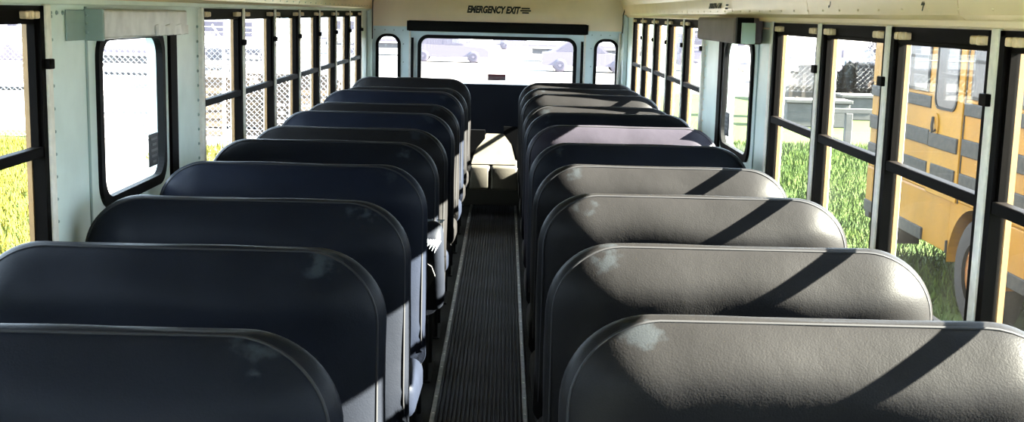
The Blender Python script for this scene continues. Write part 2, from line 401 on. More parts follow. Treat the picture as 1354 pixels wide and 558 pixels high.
def exit_window(s, span, label):
    WN[0] += 1
    g = M_GLASS_R if s > 0 else M_GLASS_L
    yc = sum(span) / 2
    r = empty('window_%d' % WN[0], (s * W, yc, 1.035)); tag(r, label, 'window', kind='structure')
    h = (span[1] - span[0]) / 2
    inner = rrect(-h + 0.022, h - 0.022, 0.022, 0.503, 0.07); outer = rrect(-h - 0.012, h + 0.012, -0.012, 0.537, 0.09)
    build('gasket', ring_prism(bmesh.new(), outer, inner, -0.012, 0.012, lambda u, v, d: Vector((s * d, u, v))), M_RUBBER, r)
    build('pane', prism(bmesh.new(), rrect(-h + 0.018, h - 0.018, 0.018, 0.507, 0.07), 0.002, 0.005, lambda u, v, d: Vector((s * d, u, v))), g, r)
    # small black instruction plate low on the far side of the pane
    yp = h - 0.125
    p, q = sorted((-s * 0.004, s * 0.001))
    sgn = build('instruction_plate', bx(p, q, yp - 0.052, yp + 0.052, 0.058, 0.172, bev=0.002), M_SIGN, r)
    bm = bmesh.new(); p, q = sorted((-s * 0.006, -s * 0.0039))
    for k, wd in enumerate((0.07, 0.05, 0.075, 0.06, 0.04)):
        box(bm, p, q, yp - wd / 2, yp + wd / 2, 0.150 - k * 0.020, 0.158 - k * 0.020)
    tag(build('printed_lines', bm, M_SIGNPRINT, sgn), kind='stuff')
    return r
exit_window(-1, LX, 'rounded emergency exit window in the left wall with black gasket')
exit_window(1, RX, 'rounded emergency exit window in the right wall with black gasket')

# ------------------------------------------------------------------ header guards over the exit windows
hg = empty('exit_header_cover', (-W, 4.01, 1.546)); tag(hg, 'dented galvanised header cover above the left exit window', 'cover')
build('cover_box', bx(0.002, 0.056, -0.455, 0.47, 0.0, 0.086, bev=0.006), M_GALV, hg)
ep = build('end_plate', bx(0.002, 0.058, -0.470, -0.456, -0.004, 0.088, bev=0.002), M_TEAL, hg)
rivets([Vector((0.012, -0.472, z)) for z in (0.02, 0.045, 0.07)], None, ep, M_TEAL, r=0.005)
build('mounting_plate', bx(0.002, 0.006, -0.62, -0.471, -0.002, 0.084, bev=0.001), M_TEAL, hg)
bm = bmesh.new(); n = 14
top_, bot_ = [], []
for k in range(n + 1):     # one buckled strip along the lower edge, far half
    y = 0.06 + 0.41 * k / n
    x = 0.0575 + 0.0022 * abs(math.sin(k * 1.7)); z = 0.002 + 0.002 * math.sin(k * 2.1)
    top_.append((x, y, 0.036 + 0.003 * math.sin(k * 1.3))); bot_.append((x + 0.002 * math.cos(k), y, z))
T_ = [bm.verts.new(p) for p in top_]; B_ = [bm.verts.new(p) for p in bot_]; T2 = [bm.verts.new((p[0] - 0.003, p[1], p[2])) for p in top_]; B2 = [bm.verts.new((p[0] - 0.003, p[1], p[2])) for p in bot_]
for k in range(n):
    bm.faces.new((T_[k], T_[k + 1], B_[k + 1], B_[k])); bm.faces.new((T2[k], B2[k], B2[k + 1], T2[k + 1])); bm.faces.new((T_[k], T2[k], T2[k + 1], T_[k + 1])); bm.faces.new((B_[k], B_[k + 1], B2[k + 1], B2[k]))
tag(build('bent_patch', bm, M_GALV, hg), 'torn bent sheet patch')
hr = empty('exit_header_pad', (W, 5.75, 1.548)); tag(hr, 'mauve padded header pad above the right exit window', 'pad')
build('pad', bx(-0.125, -0.002, -0.66, 0.32, 0.0, 0.108, bev=0.014, seg=3), M_MAUVE, hr)
build('end_cap', bx(-0.120, -0.050, -0.700, -0.661, 0.002, 0.110, bev=0.004), M_RUBBER, hr)
build('end_plate', bx(-0.122, -0.066, -0.815, -0.803, 0.004, 0.088, bev=0.002), M_TEAL, hr)
build('bracket', bx(-0.078, -0.066, -0.802, -0.700, 0.004, 0.088), M_TEAL, hr)

# ------------------------------------------------------------------ ceiling with riveted cove panels
ceil = empty('ceiling', (0, 0, 1.9)); tag(ceil, 'cream painted curved ceiling with cove panels', 'ceiling', kind='structure')
half = [(1.150, 1.662), (1.128, 1.660), (1.112, 1.672), (1.106, 1.700), (1.098, 1.745), (1.060, 1.800), (0.96, 1.850), (0.70, 1.900), (0.35, 1.930), (0.0, 1.938)]
cprof = [(-x, z) for x, z in half] + [(x, z) for x, z in half[::-1][1:]]
yb = [FRONT + i * 1.4 for i in range(11)] + [REAR]
for i in range(len(yb) - 1):
    bm = bmesh.new()
    A = [bm.verts.new((x, yb[i] + 0.0025, z - 1.9)) for x, z in cprof]; B_ = [bm.verts.new((x, yb[i + 1] - 0.0025, z - 1.9)) for x, z in cprof]
    A2 = [bm.verts.new((x * 1.03, yb[i] + 0.0025, z + 0.03 - 1.9)) for x, z in cprof]; B2 = [bm.verts.new((x * 1.03, yb[i + 1] - 0.0025, z + 0.03 - 1.9)) for x, z in cprof]
    for k in range(len(cprof) - 1):
        bm.faces.new((A[k], A[k + 1], B_[k + 1], B_[k])); bm.faces.new((A2[k], B2[k], B2[k + 1], A2[k + 1]))
        bm.faces.new((A[k], A2[k], A2[k + 1], A[k + 1])); bm.faces.new((B_[k], B_[k + 1], B2[k + 1], B2[k]))
    build('ceiling_panel', bm, M_CREAM, ceil, smooth=False)
bm = bmesh.new()   # outer roof skin closes the light gaps
A = [bm.verts.new((x * 1.055, FRONT, z + 0.05 - 1.9)) for x, z in cprof]; B_ = [bm.verts.new((x * 1.055, REAR + 0.06, z + 0.05 - 1.9)) for x, z in cprof]
for k in range(len(cprof) - 1): bm.faces.new((A[k], A[k + 1], B_[k + 1], B_[k]))
build('roof_skin', bm, M_YELLOW, ceil)
for s in (-1, 1):
    pts = []
    for k in range(48):
        pts.append(Vector((s * 1.109, 1.2 + k * 0.2, 1.685 - 1.9)))
    rivets(pts, None, ceil, M_BOUNCE_TAN if s > 0 else M_TEAL, r=0.004)
# stencilled marks on the right cove
def wallR(y, z, x=1.1045):
    return Matrix.Translation((x, y, z - 1.9)) @ Matrix.Rotation(math.radians(-90), 4, 'Z') @ Matrix.Rotation(math.radians(90 - 8), 4, 'X')
text_mesh('exit_lettering', 'EMERGENCY EXIT', 0.072, M_INK, ceil, wallR(6.02, 1.722, 1.1015), shear=0.2, sx=0.62, bold=0.002)
text_mesh('row_number', '4', 0.062, M_INK, ceil, wallR(3.03, 1.700, 1.105), sx=0.8)
text_mesh('row_number', '3', 0.062, M_INK, ceil, wallR(3.90, 1.712, 1.104), sx=0.8)
bm = bmesh.new()
for k in range(4):
    box(bm, -0.05, 0.05, -0.004, 0.004, -0.0008, 0.0008)
    bmesh.ops.translate(bm, verts=bm.verts[-8:], vec=(0, 0.024 - 0.016 * k, 0))
bm.transform(wallR(5.70, 1.722, 1.1015) @ Matrix.Diagonal((0.6, 1, 1, 1)))
tag(build('small_print', bm, M_INK, ceil), kind='stuff')

# ------------------------------------------------------------------ rear wall
wr = empty('wall_rear', (0, REAR, 0)); tag(wr, 'pale blue rear wall with upper panel coloured tan for ceiling bounce and rear windows', 'wall', kind='structure')
PR = lambda u, v, d: Vector((u, d, v))
T = 0.05
SEAM = 1.508
def panel(nm, x0, x1, z0, z1, m, y0=0.0): return build(nm, bx(x0, x1, y0, T, z0, z1), m, wr)
panel('upper_panel', -W, W, SEAM, 1.96, M_BOUNCE_TAN)
panel('seam_strip', -W, W, SEAM - 0.010, SEAM + 0.006, M_WHITE_AQUA, -0.006)
panel('lower_panel', -W - .04, W + .04, -0.06, 0.86, M_LOWER)
sw_i, sw_o, sw_t = 0.868, 1.072, 1.440
for s in (-1, 1):
    a_, b_ = sorted((s * sw_i, s * sw_o))
    inner = rrect(a_, b_, 0.93, sw_t, 0.085, 0.05)
    c_, d_ = sorted((s * 0.800, s * (W + 0.02)))
    build('side_panel', ring_prism(bmesh.new(), rect_around(inner, c_, d_, 0.86, SEAM - 0.010), inner, 0.0, T, PR), M_WHITE_AQUA, wr)
    rv = [Vector((s * x, -0.002, SEAM - 0.028)) for x in (0.84, 0.92, 1.0, 1.09)] + [Vector((s * 0.835, -0.002, z)) for z in (1.05, 1.2, 1.36)]
    rivets(rv, None, wr, M_TEAL, r=0.006)
inner = rrect(-0.700, 0.700, 0.93, 1.440, 0.085)
build('centre_panel', ring_prism(bmesh.new(), rect_around(inner, -0.800, 0.800, 0.86, SEAM - 0.010), inner, 0.0, T, PR), M_WHITE_AQUA, wr)
text_mesh('exit_lettering', 'EMERGENCY EXIT', 0.082, M_INK, wr, Matrix.Translation((-0.045, -0.002, 1.676)) @ Matrix.Rotation(math.radians(90), 4, 'X'), shear=0.28, sx=0.70, bold=0.0042)
bm = bmesh.new()
for k, wd in enumerate((0.075, 0.095, 0.06)):
    box(bm, 0.243 - wd / 2, 0.243 + wd / 2, -0.003, 0.0, 1.690 - 0.019 * k, 1.703 - 0.019 * k)
tag(build('small_print', bm, M_INK, wr), 'three lines of tiny black print', kind='stuff')
# corner posts and wires
for s in (-1, 1):
    build('corner_post', bx(s * (W - 0.022) - 0.02, s * (W - 0.022) + 0.02, -0.10, 0.0, 0.0, 1.66, bev=0.006), M_AQUA, wr)
build('conduit', cyl(bmesh.new(), (W - 0.075, -0.03, 0.9), (W - 0.062, -0.02, 1.50), 0.013, seg=10), M_ALU, wr, smooth=True)
build('corner_wire', tube(bmesh.new(), [(W - 0.055, -0.11, 1.50), (W - 0.05, -0.115, 1.58), (W - 0.052, -0.12, 1.66), (W - 0.04, -0.16, 1.72), (W - 0.06, -0.16, 1.80)], 0.005), M_INK, wr)
build('corner_wire', tube(bmesh.new(), [(-W + 0.050, -0.11, 1.40), (-W + 0.052, -0.115, 1.58), (-W + 0.052, -0.12, 1.66), (-W + 0.06, -0.16, 1.80)], 0.005), M_INK, wr)

def rear_window(x0, x1, z0, z1, rt, rb, label, gw=0.018):
    WN[0] += 1
    r = empty('window_%d' % WN[0], ((x0 + x1) / 2, REAR, z0)); tag(r, label, 'window', kind='structure')
    h = (x1 - x0) / 2; H = z1 - z0
    build('gasket', ring_prism(bmesh.new(), rrect(-h - 0.008, h + 0.008, -0.008, H + 0.008, rt + 0.008, rb + 0.008), rrect(-h + gw, h - gw, gw, H - gw, max(rt - gw, 0.02), max(rb - gw, 0.02)), -0.02, 0.045, PR), M_RUBBER, r)
    build('pane', prism(bmesh.new(), rrect(-h + gw - .004, h - gw + .004, gw - .004, H - gw + .004, max(rt - gw, 0.02), max(rb - gw, 0.02)), 0.02, 0.023, PR), M_GLASS_L, r)
    return r
rear_window(-sw_o, -sw_i, 0.93, sw_t, 0.085, 0.05, 'small round topped rear window on the left')
rear_window(sw_i, sw_o, 0.93, sw_t, 0.085, 0.05, 'small round topped rear window on the right')
rwin = rear_window(-0.700, 0.700, 0.93, 1.440, 0.085, 0.085, 'wide rounded rear emergency window below the black header', gw=0.024)
for s in (-1, 1):
    build('prop_rod', cyl(bmesh.new(), (s * 0.752, -0.045, -0.02), (s * 0.752, -0.045, 0.49), 0.012, seg=10), M_RUBBER, rwin, smooth=True)
    build('side_rail', bx(s * 0.777 - 0.008, s * 0.777 + 0.008, -0.022, -0.002, -0.02, 0.56), M_ALU, rwin)
stk = build('warning_sticker', bx(-0.080, 0.080, 0.014, 0.0185, 0.125, 0.182), M_STICKW, rwin)
bm = bmesh.new()
for (xa, xb, za, zb) in ((-0.078, 0.078, 0.158, 0.180), (-0.07, -0.005, 0.145, 0.151), (0.005, 0.06, 0.145, 0.151), (-0.07, 0.03, 0.133, 0.139)):
    box(bm, xa, xb, 0.0125, 0.0139, za, zb)
tag(build('sticker_print', bm, M_STICKR, stk), 'red print on the sticker', kind='stuff')
hd = empty('rear_header_bar', (0, REAR, 1.478)); tag(hd, 'black padded header bar above the rear window', 'header bar')
build('pad', bx(-0.79, 0.79, -0.115, -0.007, 0.0, 0.092, bev=0.012), M_RUBBER, hd)
for s in (-1, 1): build('end_bracket', bx(s * 0.794 - 0.004, s * 0.794 + 0.004, -0.10, -0.007, 0.004, 0.088), M_BLACK, hd)

# front wall behind the camera with a windscreen opening
wf = empty('wall_front', (0, FRONT, 0)); tag(wf, 'front bulkhead with windscreen opening', 'wall', kind='structure')
build('dash_panel', bx(-W, W, -0.06, -0.004, -0.06, 1.00), M_LOWER, wf)
build('head_panel', bx(-W, W, -0.06, -0.004, 1.50, 1.96), M_CREAM, wf)
for s in (-1, 0, 1): build('windscreen_post', bx(s * (W - 0.04) - 0.04, s * (W - 0.04) + 0.04, -0.06, -0.004, 1.00, 1.50), M_AQUA, wf)

# ------------------------------------------------------------------ seats
HW = 0.470
def sdf_rr(x, z, z0, z1, r):
    cx, cz = 0.0, (z0 + z1) / 2
    qx = abs(x - cx) - (HW - r); qz = abs(z - cz) - ((z1 - z0) / 2 - r)
    return -(math.hypot(max(qx, 0), max(qz, 0)) + min(max(qx, qz), 0) - r)
def front_depth(e, x, z, z0, z1, Rr=0.150, Td=0.075):
    k = min(e / Rr, 1.0); d = Td * math.sqrt(max(0.0, 1 - (1 - k) ** 2.0))
    crown = 0.010 * math.cos(max(-1, min(1, x / HW)) * math.pi / 2) * math.sin(math.pi * (z - z0) / (z1 - z0))
    zc = z1 - 0.070 + 0.018 * math.sin(5.0 * x + 9 * z1) + 0.012 * math.sin(13.0 * x + 70 * z1)
    roll = 0.034 * math.exp(-((z - zc) / 0.075) ** 2) * k
    return d + crown + roll
LEAN = 0.03
def backrest_bm(top, seed):
    rnd = random.Random(seed)
    z0, z1, rt = 0.40, top, 0.165
    outl = rrect(-HW, HW, z0, z1, rt, 0.05, n=14)
    dens = []
    for i, p in enumerate(outl):
        q = outl[(i + 1) % len(outl)]; L_ = math.hypot(q[0] - p[0], q[1] - p[1]); k = max(1, int(L_ / 0.045))
        for j in range(k): dens.append((p[0] + (q[0] - p[0]) * j / k, p[1] + (q[1] - p[1]) * j / k))
    outl = dens; n = len(outl); cz = (z0 + z1) / 2
    G = 0.014
    ph = [rnd.uniform(0, 6.28) for _ in range(6)]
    def warp(x, z):
        return 0.0022 * math.sin(9 * x + ph[0]) * math.sin(11 * z + ph[1]) + 0.0012 * math.sin(23 * x + 9 * z + ph[2])
    bm = bmesh.new()
    S = [1, .997, .990, .978, .960, .935, .905, .87, .83, .78, .72, .65, .56, .46, .35, .23, .11]
    def ring(s, sgn):
        out = []
        for (px, pz) in outl:
            x = px * s; z = cz + (pz - cz) * s
            e = max(0.0, sdf_rr(x, z, z0, z1, rt))
            if sgn < 0: y = -G / 2 - front_depth(e, x, z, z0, z1) + (warp(x, z) if s < .98 else 0)
            else: y = G / 2 + 0.032 * math.sqrt(max(0, 1 - (1 - min(e / 0.06, 1)) ** 2))
            if s == 1: z += 0.0018 * math.sin(13 * px + ph[3]); x += 0.0015 * math.sin(17 * pz + ph[4])
            out.append(bm.verts.new((x, y - LEAN * (z1 - z), z)))
        return out
    for sgn in (-1, 1):
        rs = [ring(s, sgn) for s in S]
        for A_, B_ in zip(rs, rs[1:]):
            for i in range(n):
                j = (i + 1) % n; bm.faces.new((A_[i], A_[j], B_[j], B_[i]))
        zc = cz; e = 0.3
        y = (-G / 2 - front_depth(e, 0, zc, z0, z1)) if sgn < 0 else G / 2 + 0.032
        c = bm.verts.new((0, y - LEAN * (z1 - zc), zc))
        for i in range(n): bm.faces.new((rs[-1][i], rs[-1][(i + 1) % n], c))
        if sgn < 0: rim0 = rs[0]
        else: rim1 = rs[0]
    for i in range(n):
        j = (i + 1) % n; bm.faces.new((rim0[i], rim0[j], rim1[j], rim1[i]))
    return bm
def piping_bm(top, back=False):
    z0, z1, rt = 0.40, top, 0.165; ins = 0.016
    o = rrect(-HW + ins, HW - ins, z0 + ins, z1 - 0.004, rt - 0.004, 0.04, n=12)[:26]      # over the top, corner to corner
    pts = [(x, 0.0, z) for x, z in [(HW - ins, 0.47)] + o + [(-HW + ins, 0.47)]]
    dense = []
    for p, q in zip(pts, pts[1:]):
        m_ = max(1, int(math.dist(p, q) / 0.05))
        for j in range(m_): dense.append(tuple(p[c] + (q[c] - p[c]) * j / m_ for c in range(3)))
    dense.append(pts[-1])
    dense = [(x, -0.007 - front_depth(max(0.0, sdf_rr(x, z, z0, z1, rt)), x, z, z0, z1) - LEAN * (z1 - z), z) for x, y, z in dense]
    return tube(bmesh.new(), dense, 0.0032, seg=6)
def cushion_bm():
    bm = bx(-HW + 0.004, HW - 0.004, -0.40, 0.02, -0.065, 0.065, bev=0.042, seg=4)
    for v in bm.verts:
        if v.co.z > 0: v.co.z += 0.012 * math.cos(v.co.x / HW * 1.5) 
        v.co.z += -0.08 * v.co.y
    return bm
# shared undercarriage meshes come from the first seat
under = {}
def make_seat(side, idx, y, top, mats, label):
    s = -1 if side == 'l' else 1
    cx = s * 0.655
    r = empty('bench_seat', (cx, y, 0)); tag(r, label, 'seat', 'vinyl bench seats in two columns')
    m = mats
    build('backrest', backrest_bm(top, idx * 7 + (0 if side == 'l' else 100)), m, r, smooth=True)
    build('piping', piping_bm(top), M_PIPE_L, r, smooth=True)
    yb_ = -0.075
    torn = (side == 'l' and idx == 4)
    if not torn:
        if 'cushion' not in under:
            c = build('cushion', cushion_bm(), m, r, smooth=True, loc=(0, yb_, 0.385)); under['cushion'] = c
        else:
            me = under['cushion'].data.copy(); me.materials.clear(); me.materials.append(m)
            c = link(bpy.data.objects.new('cushion', me), r); c.location = (0, yb_, 0.385)
    else:
        # ripped cushion, tipped up against its backrest: cover at the sides, dark hole in front
        c = build('cushion', cushion_bm(), m, r, smooth=True, loc=(0.04, yb_ - 0.06, 0.50)); c.rotation_euler = (math.radians(-50), 0, 0)
        tag(c, 'torn cushion tipped up, cover ripped open')
        bm = bmesh.new()
        out = [(HW - 0.40 + 0.36 * math.cos(a_ * 0.3491) + 0.015 * math.sin(a_ * 5), 0.052 * math.sin(a_ * 0.3491) + 0.006 * math.sin(a_ * 3.7)) for a_ in range(18)]
        out = [(HW - 0.20 + 0.165 * math.cos(a_ * 0.3491) + 0.012 * math.sin(a_ * 5), -0.215 + 0.165 * math.sin(a_ * 0.3491) + 0.012 * math.sin(a_ * 3.7)) for a_ in range(18)]
        prism(bm, out, 0.05, 0.072, lambda u, v, d: Vector((u, v, -d - 0.08 * v)))
        build('ripped_hole', bm, M_TORN, c)
        bm = bmesh.new()
        for k in range(9):
            x = HW - 0.32 + 0.036 * k; h = 0.02 + 0.02 * random.random()
            a1 = bm.verts.new((x, -0.405, 0.078)); a2 = bm.verts.new((x + 0.034, -0.405, 0.078)); a3 = bm.verts.new((x + 0.02 * random.random(), -0.418, 0.078 - h))
            bm.faces.new((a1, a2, a3))
        for k in range(5):
            x = HW - 0.06 + 0.01 * k
            a1 = bm.verts.new((x, -0.405, -0.02)); a2 = bm.verts.new((x + 0.012, -0.405, -0.03)); a3 = bm.verts.new((x - 0.01, -0.43, -0.07 - 0.01 * k))
            bm.faces.new((a1, a2, a3))
        tag(build('ragged_cover_flaps', bm, M_FOAM, c), kind='stuff')
    def shared(nm, key, mk, mt, loc=(0, 0, 0)):
        if key not in under:
            o = build(nm, mk(), mt, r, smooth=False, loc=loc); under[key] = o
        else: o = share(nm, under[key], r, loc)
        return o
    shared('seat_frame', 'frame', lambda: box(box(bx(-0.41, 0.41, -0.44, -0.12, 0.295, 0.308), -0.41, 0.41, -0.44, -0.41, 0.275, 0.305), -0.41, 0.41, -0.15, -0.12, 0.275, 0.305), M_LEG)
    ax = -s * 0.40
    shared('leg', 'legf', lambda: cyl(bmesh.new(), (0, 0, 0.004), (0, 0, 0.285), 0.014, seg=8), M_LEG, (ax, -0.40, 0))
    shared('leg', 'legf', None, M_LEG, (ax, -0.12, 0))
    shared('foot_plate', 'foot', lambda: bx(-0.025, 0.025, -0.43, -0.09, 0.001, 0.008, bev=0.002), M_LEG, (ax, 0, 0))
    return r
RTOP = [1.118, 1.108, 1.120, 1.115, 1.116, 1.124, 1.125, 1.107, 1.129, 1.123, 1.120]
LTOP = [1.120, 1.114, 1.108, 1.118, 1.120, 1.103, 1.117, 1.108, 1.136, 1.113, 1.143]
LMAT = [0, 0, 0, 1, 0, 2, 1, 2, 1, 2, 2]
RMAT = [2, 2, 2, 2, 0, 3, 0, 2, 2, 2, 2]
LLAB = ['navy vinyl bench seat at lower left corner with pale blue scuff on its top corner',
        'navy vinyl bench seat on the left, second from the camera, scuffed aisle corner',
        'dark navy bench seat on the left, third from the camera, corner tear',
        'blue vinyl bench seat on the left, fourth from the camera, sunlit cushion end',
        'navy bench seat on the left, fifth from the camera, ripped tipped up cushion',
        'charcoal vinyl bench seat on the left, sixth from the camera',
        'blue vinyl bench seat on the left, seventh from the camera',
        'charcoal bench seat on the left, eighth from the camera',
        'blue vinyl bench seat on the left, ninth from the camera',
        'charcoal bench seat on the left, second from the rear bench',
        'dark bench seat on the left, last before the rear bench']
RLAB = ['dark vinyl bench seat at lower right, nearest the camera, broad diagonal shadow',
        'dark vinyl bench seat on the right, second from the camera, scuffed top corner',
        'dark vinyl bench seat on the right, third from the camera, sunlit outer edge',
        'dark vinyl bench seat on the right, fourth from the camera, torn top corner',
        'navy bench seat on the right, fifth from the camera, wholly in shade',
        'pale lavender sunlit bench seat on the right beside the exit window',
        'navy bench seat on the right, seventh from the camera, mostly shaded',
        'charcoal bench seat on the right, eighth from the camera',
        'charcoal bench seat on the right, ninth from the camera',
        'grey sunlit bench seat on the right, second from the rear bench',
        'grey sunlit bench seat on the right, last before the rear bench']
for i in range(11):
    make_seat('l', i, 1.95 + 0.743 * i, LTOP[i], VIN['l'][LMAT[i]], LLAB[i])
for i in range(11):
    make_seat('r', i, 2.12 + 0.743 * i, RTOP[i], VIN['r'][RMAT[i]], RLAB[i])

# ------------------------------------------------------------------ rear bench with engine hatch
rb = empty('rear_bench', (0, 10.20, 0)); tag(rb, 'full width rear bench with dark back and tan centre hatch', 'bench')
for x0, x1, mm in ((-0.20, -0.0290, M_BENCH), (-0.0270, 0.20, M_BENCH), (-1.10, -0.203, VIN['l'][0]), (0.203, 1.10, VIN['l'][0])):
    build('cushion', bx(x0, x1, -0.40, 0.06, 0.215, 0.418, bev=0.025, seg=3), mm, rb, smooth=True)
build('plinth', bx(-1.10, 1.10, 0.12, 0.30, 0.0, 0.214), M_TORN, rb)
bm = bmesh.new()
prism(bm, [(0.08, 0.418), (0.20, 0.418), (0.30, 1.045), (0.22, 1.045)], -1.09, 1.09, lambda u, v, d: Vector((d, u, v)))
bk = build('backrest', bm, VIN['l'][0], rb)
build('rear_deck', bx(-1.09, 1.09, 0.30, 0.44, 0.985, 1.04, bev=0.008), VIN['l'][0], rb)
HZ0, HZ1 = 0.42, 0.636
def hatch(pts_out, d, nm, m):
    def pl(u, v, k): return Vector((u, -0.34 + (v - HZ0) / (HZ1 - HZ0) * 0.37 - k, v + k * 0.3))
    return build(nm, prism(bmesh.new(), pts_out, 0.0, d, pl), m, rb)
hatch([(-0.185, HZ0), (0.185, HZ0), (0.140, 0.56), (0.072, HZ1), (-0.072, HZ1), (-0.150, 0.54)], 0.02, 'engine_hatch', M_BENCH)
build('side_back_pad', prism(bmesh.new(), [(-0.195, 0.42), (-0.160, 0.53), (-0.078, HZ1 - 0.005), (-0.078, 0.70), (-1.05, 0.70), (-1.05, 0.42)], -0.31, -0.27, lambda u, v, d: Vector((u, d, v))), M_PAD, rb)
build('side_back_pad', prism(bmesh.new(), [(0.20, 0.42), (1.05, 0.42), (1.05, 0.70), (0.074, 0.70), (0.074, HZ1 - 0.005), (0.15, 0.55)], 0.035, 0.075, lambda u, v, d: Vector((u, d, v))), M_PAD, rb)

# ------------------------------------------------------------------ outside: ground and grass
GZ = -1.02
def ground_material():
    m = bpy.data.materials.new('yard_ground'); m.use_nodes = True; nt = m.node_tree; N = nt.nodes; L = nt.links; b = N['Principled BSDF']
    b.inputs['Roughness'].default_value = 0.95; b.inputs['Specular IOR Level'].default_value = 0.1
    tc = N.new('ShaderNodeTexCoord'); sx = N.new('ShaderNodeSeparateXYZ'); L.new(tc.outputs['Object'], sx.inputs[0])
    n = N.new('ShaderNodeTexNoise'); n.inputs['Scale'].default_value = 0.35; n.inputs['Detail'].default_value = 6; L.new(tc.outputs['Object'], n.inputs['Vector'])
    nf = N.new('ShaderNodeTexNoise'); nf.inputs['Scale'].default_value = 9; nf.inputs['Detail'].default_value = 8; L.new(tc.outputs['Object'], nf.inputs['Vector'])
    # grass near the buses, gravel beyond about 26 m
    mp = N.new('ShaderNodeMapRange'); mp.inputs[1].default_value = 22; mp.inputs[2].default_value = 30; mp.inputs[3].default_value = 0.75; mp.inputs[4].default_value = 0.0
    r1 = N.new('ShaderNodeMapRange'); r1.inputs[1].default_value = 3.0; r1.inputs[2].default_value = 5.0; r1.inputs[3].default_value = 0.0; r1.inputs[4].default_value = 16.0; L.new(sx.outputs['X'], r1.inputs[0])
    r2 = N.new('ShaderNodeMath'); r2.operation = 'SUBTRACT'; L.new(sx.outputs['Y'], r2.inputs[0]); L.new(r1.outputs[0], r2.inputs[1]); L.new(r2.outputs[0], mp.inputs[0])
    ad = N.new('ShaderNodeMath'); ad.operation = 'ADD'; L.new(mp.outputs[0], ad.inputs[0]); L.new(n.outputs['Fac'], ad.inputs[1])
    # left yard coloured pale gravel up to an exit-window sightline, for its glare
    k1 = N.new('ShaderNodeMath'); k1.operation = 'MULTIPLY_ADD'; k1.inputs[1].default_value = 0.362; L.new(sx.outputs['Y'], k1.inputs[0]); L.new(sx.outputs['X'], k1.inputs[2])
    k2 = N.new('ShaderNodeMapRange'); k2.inputs[1].default_value = -0.15; k2.inputs[2].default_value = 0.15; k2.inputs[3].default_value = 0.0; k2.inputs[4].default_value = 1.0; L.new(k1.outputs[0], k2.inputs[0])
    k3 = N.new('ShaderNodeMapRange'); k3.inputs[1].default_value = -1.0; k3.inputs[2].default_value = 0.0; k3.inputs[3].default_value = 1.0; k3.inputs[4].default_value = 0.0; L.new(sx.outputs['X'], k3.inputs[0])
    k4 = N.new('ShaderNodeMath'); k4.operation = 'MULTIPLY'; L.new(k2.outputs[0], k4.inputs[0]); L.new(k3.outputs[0], k4.inputs[1])
    k5 = N.new('ShaderNodeMath'); k5.operation = 'SUBTRACT'; L.new(ad.outputs[0], k5.inputs[0]); L.new(k4.outputs[0], k5.inputs[1]); ad = k5
    cr = N.new('ShaderNodeValToRGB'); cr.color_ramp.elements[0].position = 0.72; cr.color_ramp.elements[1].position = 0.88; L.new(ad.outputs[0], cr.inputs['Fac'])
    g = N.new('ShaderNodeValToRGB'); g.color_ramp.elements[0].color = (0.012, 0.022, 0.003, 1); g.color_ramp.elements[1].color = (0.030, 0.042, 0.007, 1); L.new(nf.outputs['Fac'], g.inputs['Fac'])
    v = N.new('ShaderNodeValToRGB'); v.color_ramp.elements[0].color = (0.085, 0.078, 0.076, 1); v.color_ramp.elements[1].color = (0.13, 0.12, 0.118, 1); L.new(nf.outputs['Fac'], v.inputs['Fac'])
    mx = N.new('ShaderNodeMixRGB'); L.new(cr.outputs['Color'], mx.inputs['Fac']); L.new(v.outputs['Color'], mx.inputs['Color1']); L.new(g.outputs['Color'], mx.inputs['Color2'])
    L.new(mx.outputs[0], b.inputs['Base Color'])
    return m
gr = build('ground', bx(-110, 110, -40, 220, -0.4, 0.0), ground_material(), None, loc=(0, 0, GZ)); tag(gr, 'sunlit yard ground of grass and pale gravel', 'ground', kind='structure')
M_GRASS = mat('grass_blades', (0.024, 0.042, 0.004), 0.8, spec=0.1, col2=(0.009, 0.022, 0.002), nscale=1.5)
M_GRASS2 = mat('dry_grass_blades', (0.070, 0.062, 0.008), 0.8, spec=0.1, col2=(0.035, 0.040, 0.004), nscale=1.5)
def grass(x0, x1, y0, y1, n, label, seed, keep, gm=None):
    rnd = random.Random(seed); V = []; Fc = []
    for _ in range(n):
        x, y = rnd.uniform(x0, x1), rnd.uniform(y0, y1)
        if not keep(x, y): continue
        h = rnd.uniform(0.05, 0.16); a_ = rnd.uniform(0, 6.28); wd = rnd.uniform(0.006, 0.014)
        dx, dy = math.cos(a_) * wd, math.sin(a_) * wd; lx, ly = rnd.uniform(-.06, .06), rnd.uniform(-.06, .06)
        i = len(V); V += [(x - dx, y - dy, GZ), (x + dx, y + dy, GZ), (x + lx, y + ly, GZ + h)]; Fc.append((i, i + 1, i + 2))
    me = bpy.data.meshes.new('grass'); me.from_pydata(V, [], Fc); me.materials.append(gm or M_GRASS)
    o = link(bpy.data.objects.new('grass', me)); tag(o, label, 'grass', kind='stuff')
grass(2.2, 9.5, 10.0, 26.0, 60000, 'bright green grass beside the yellow bus', 1, lambda x, y: not (x > 4.15 and 9.75 < y < 10.95) and math.hypot(x - 7.22, y - 25) > 0.25)
grass(-11.0, -3.5, 11.0, 23.5, 40000, 'sunlit grass in front of the chain link fence', 2, lambda x, y: x < -0.365 * y or math.hypot(x + 5.4, (y - 21.8) * .6) < 0.9, M_GRASS2)

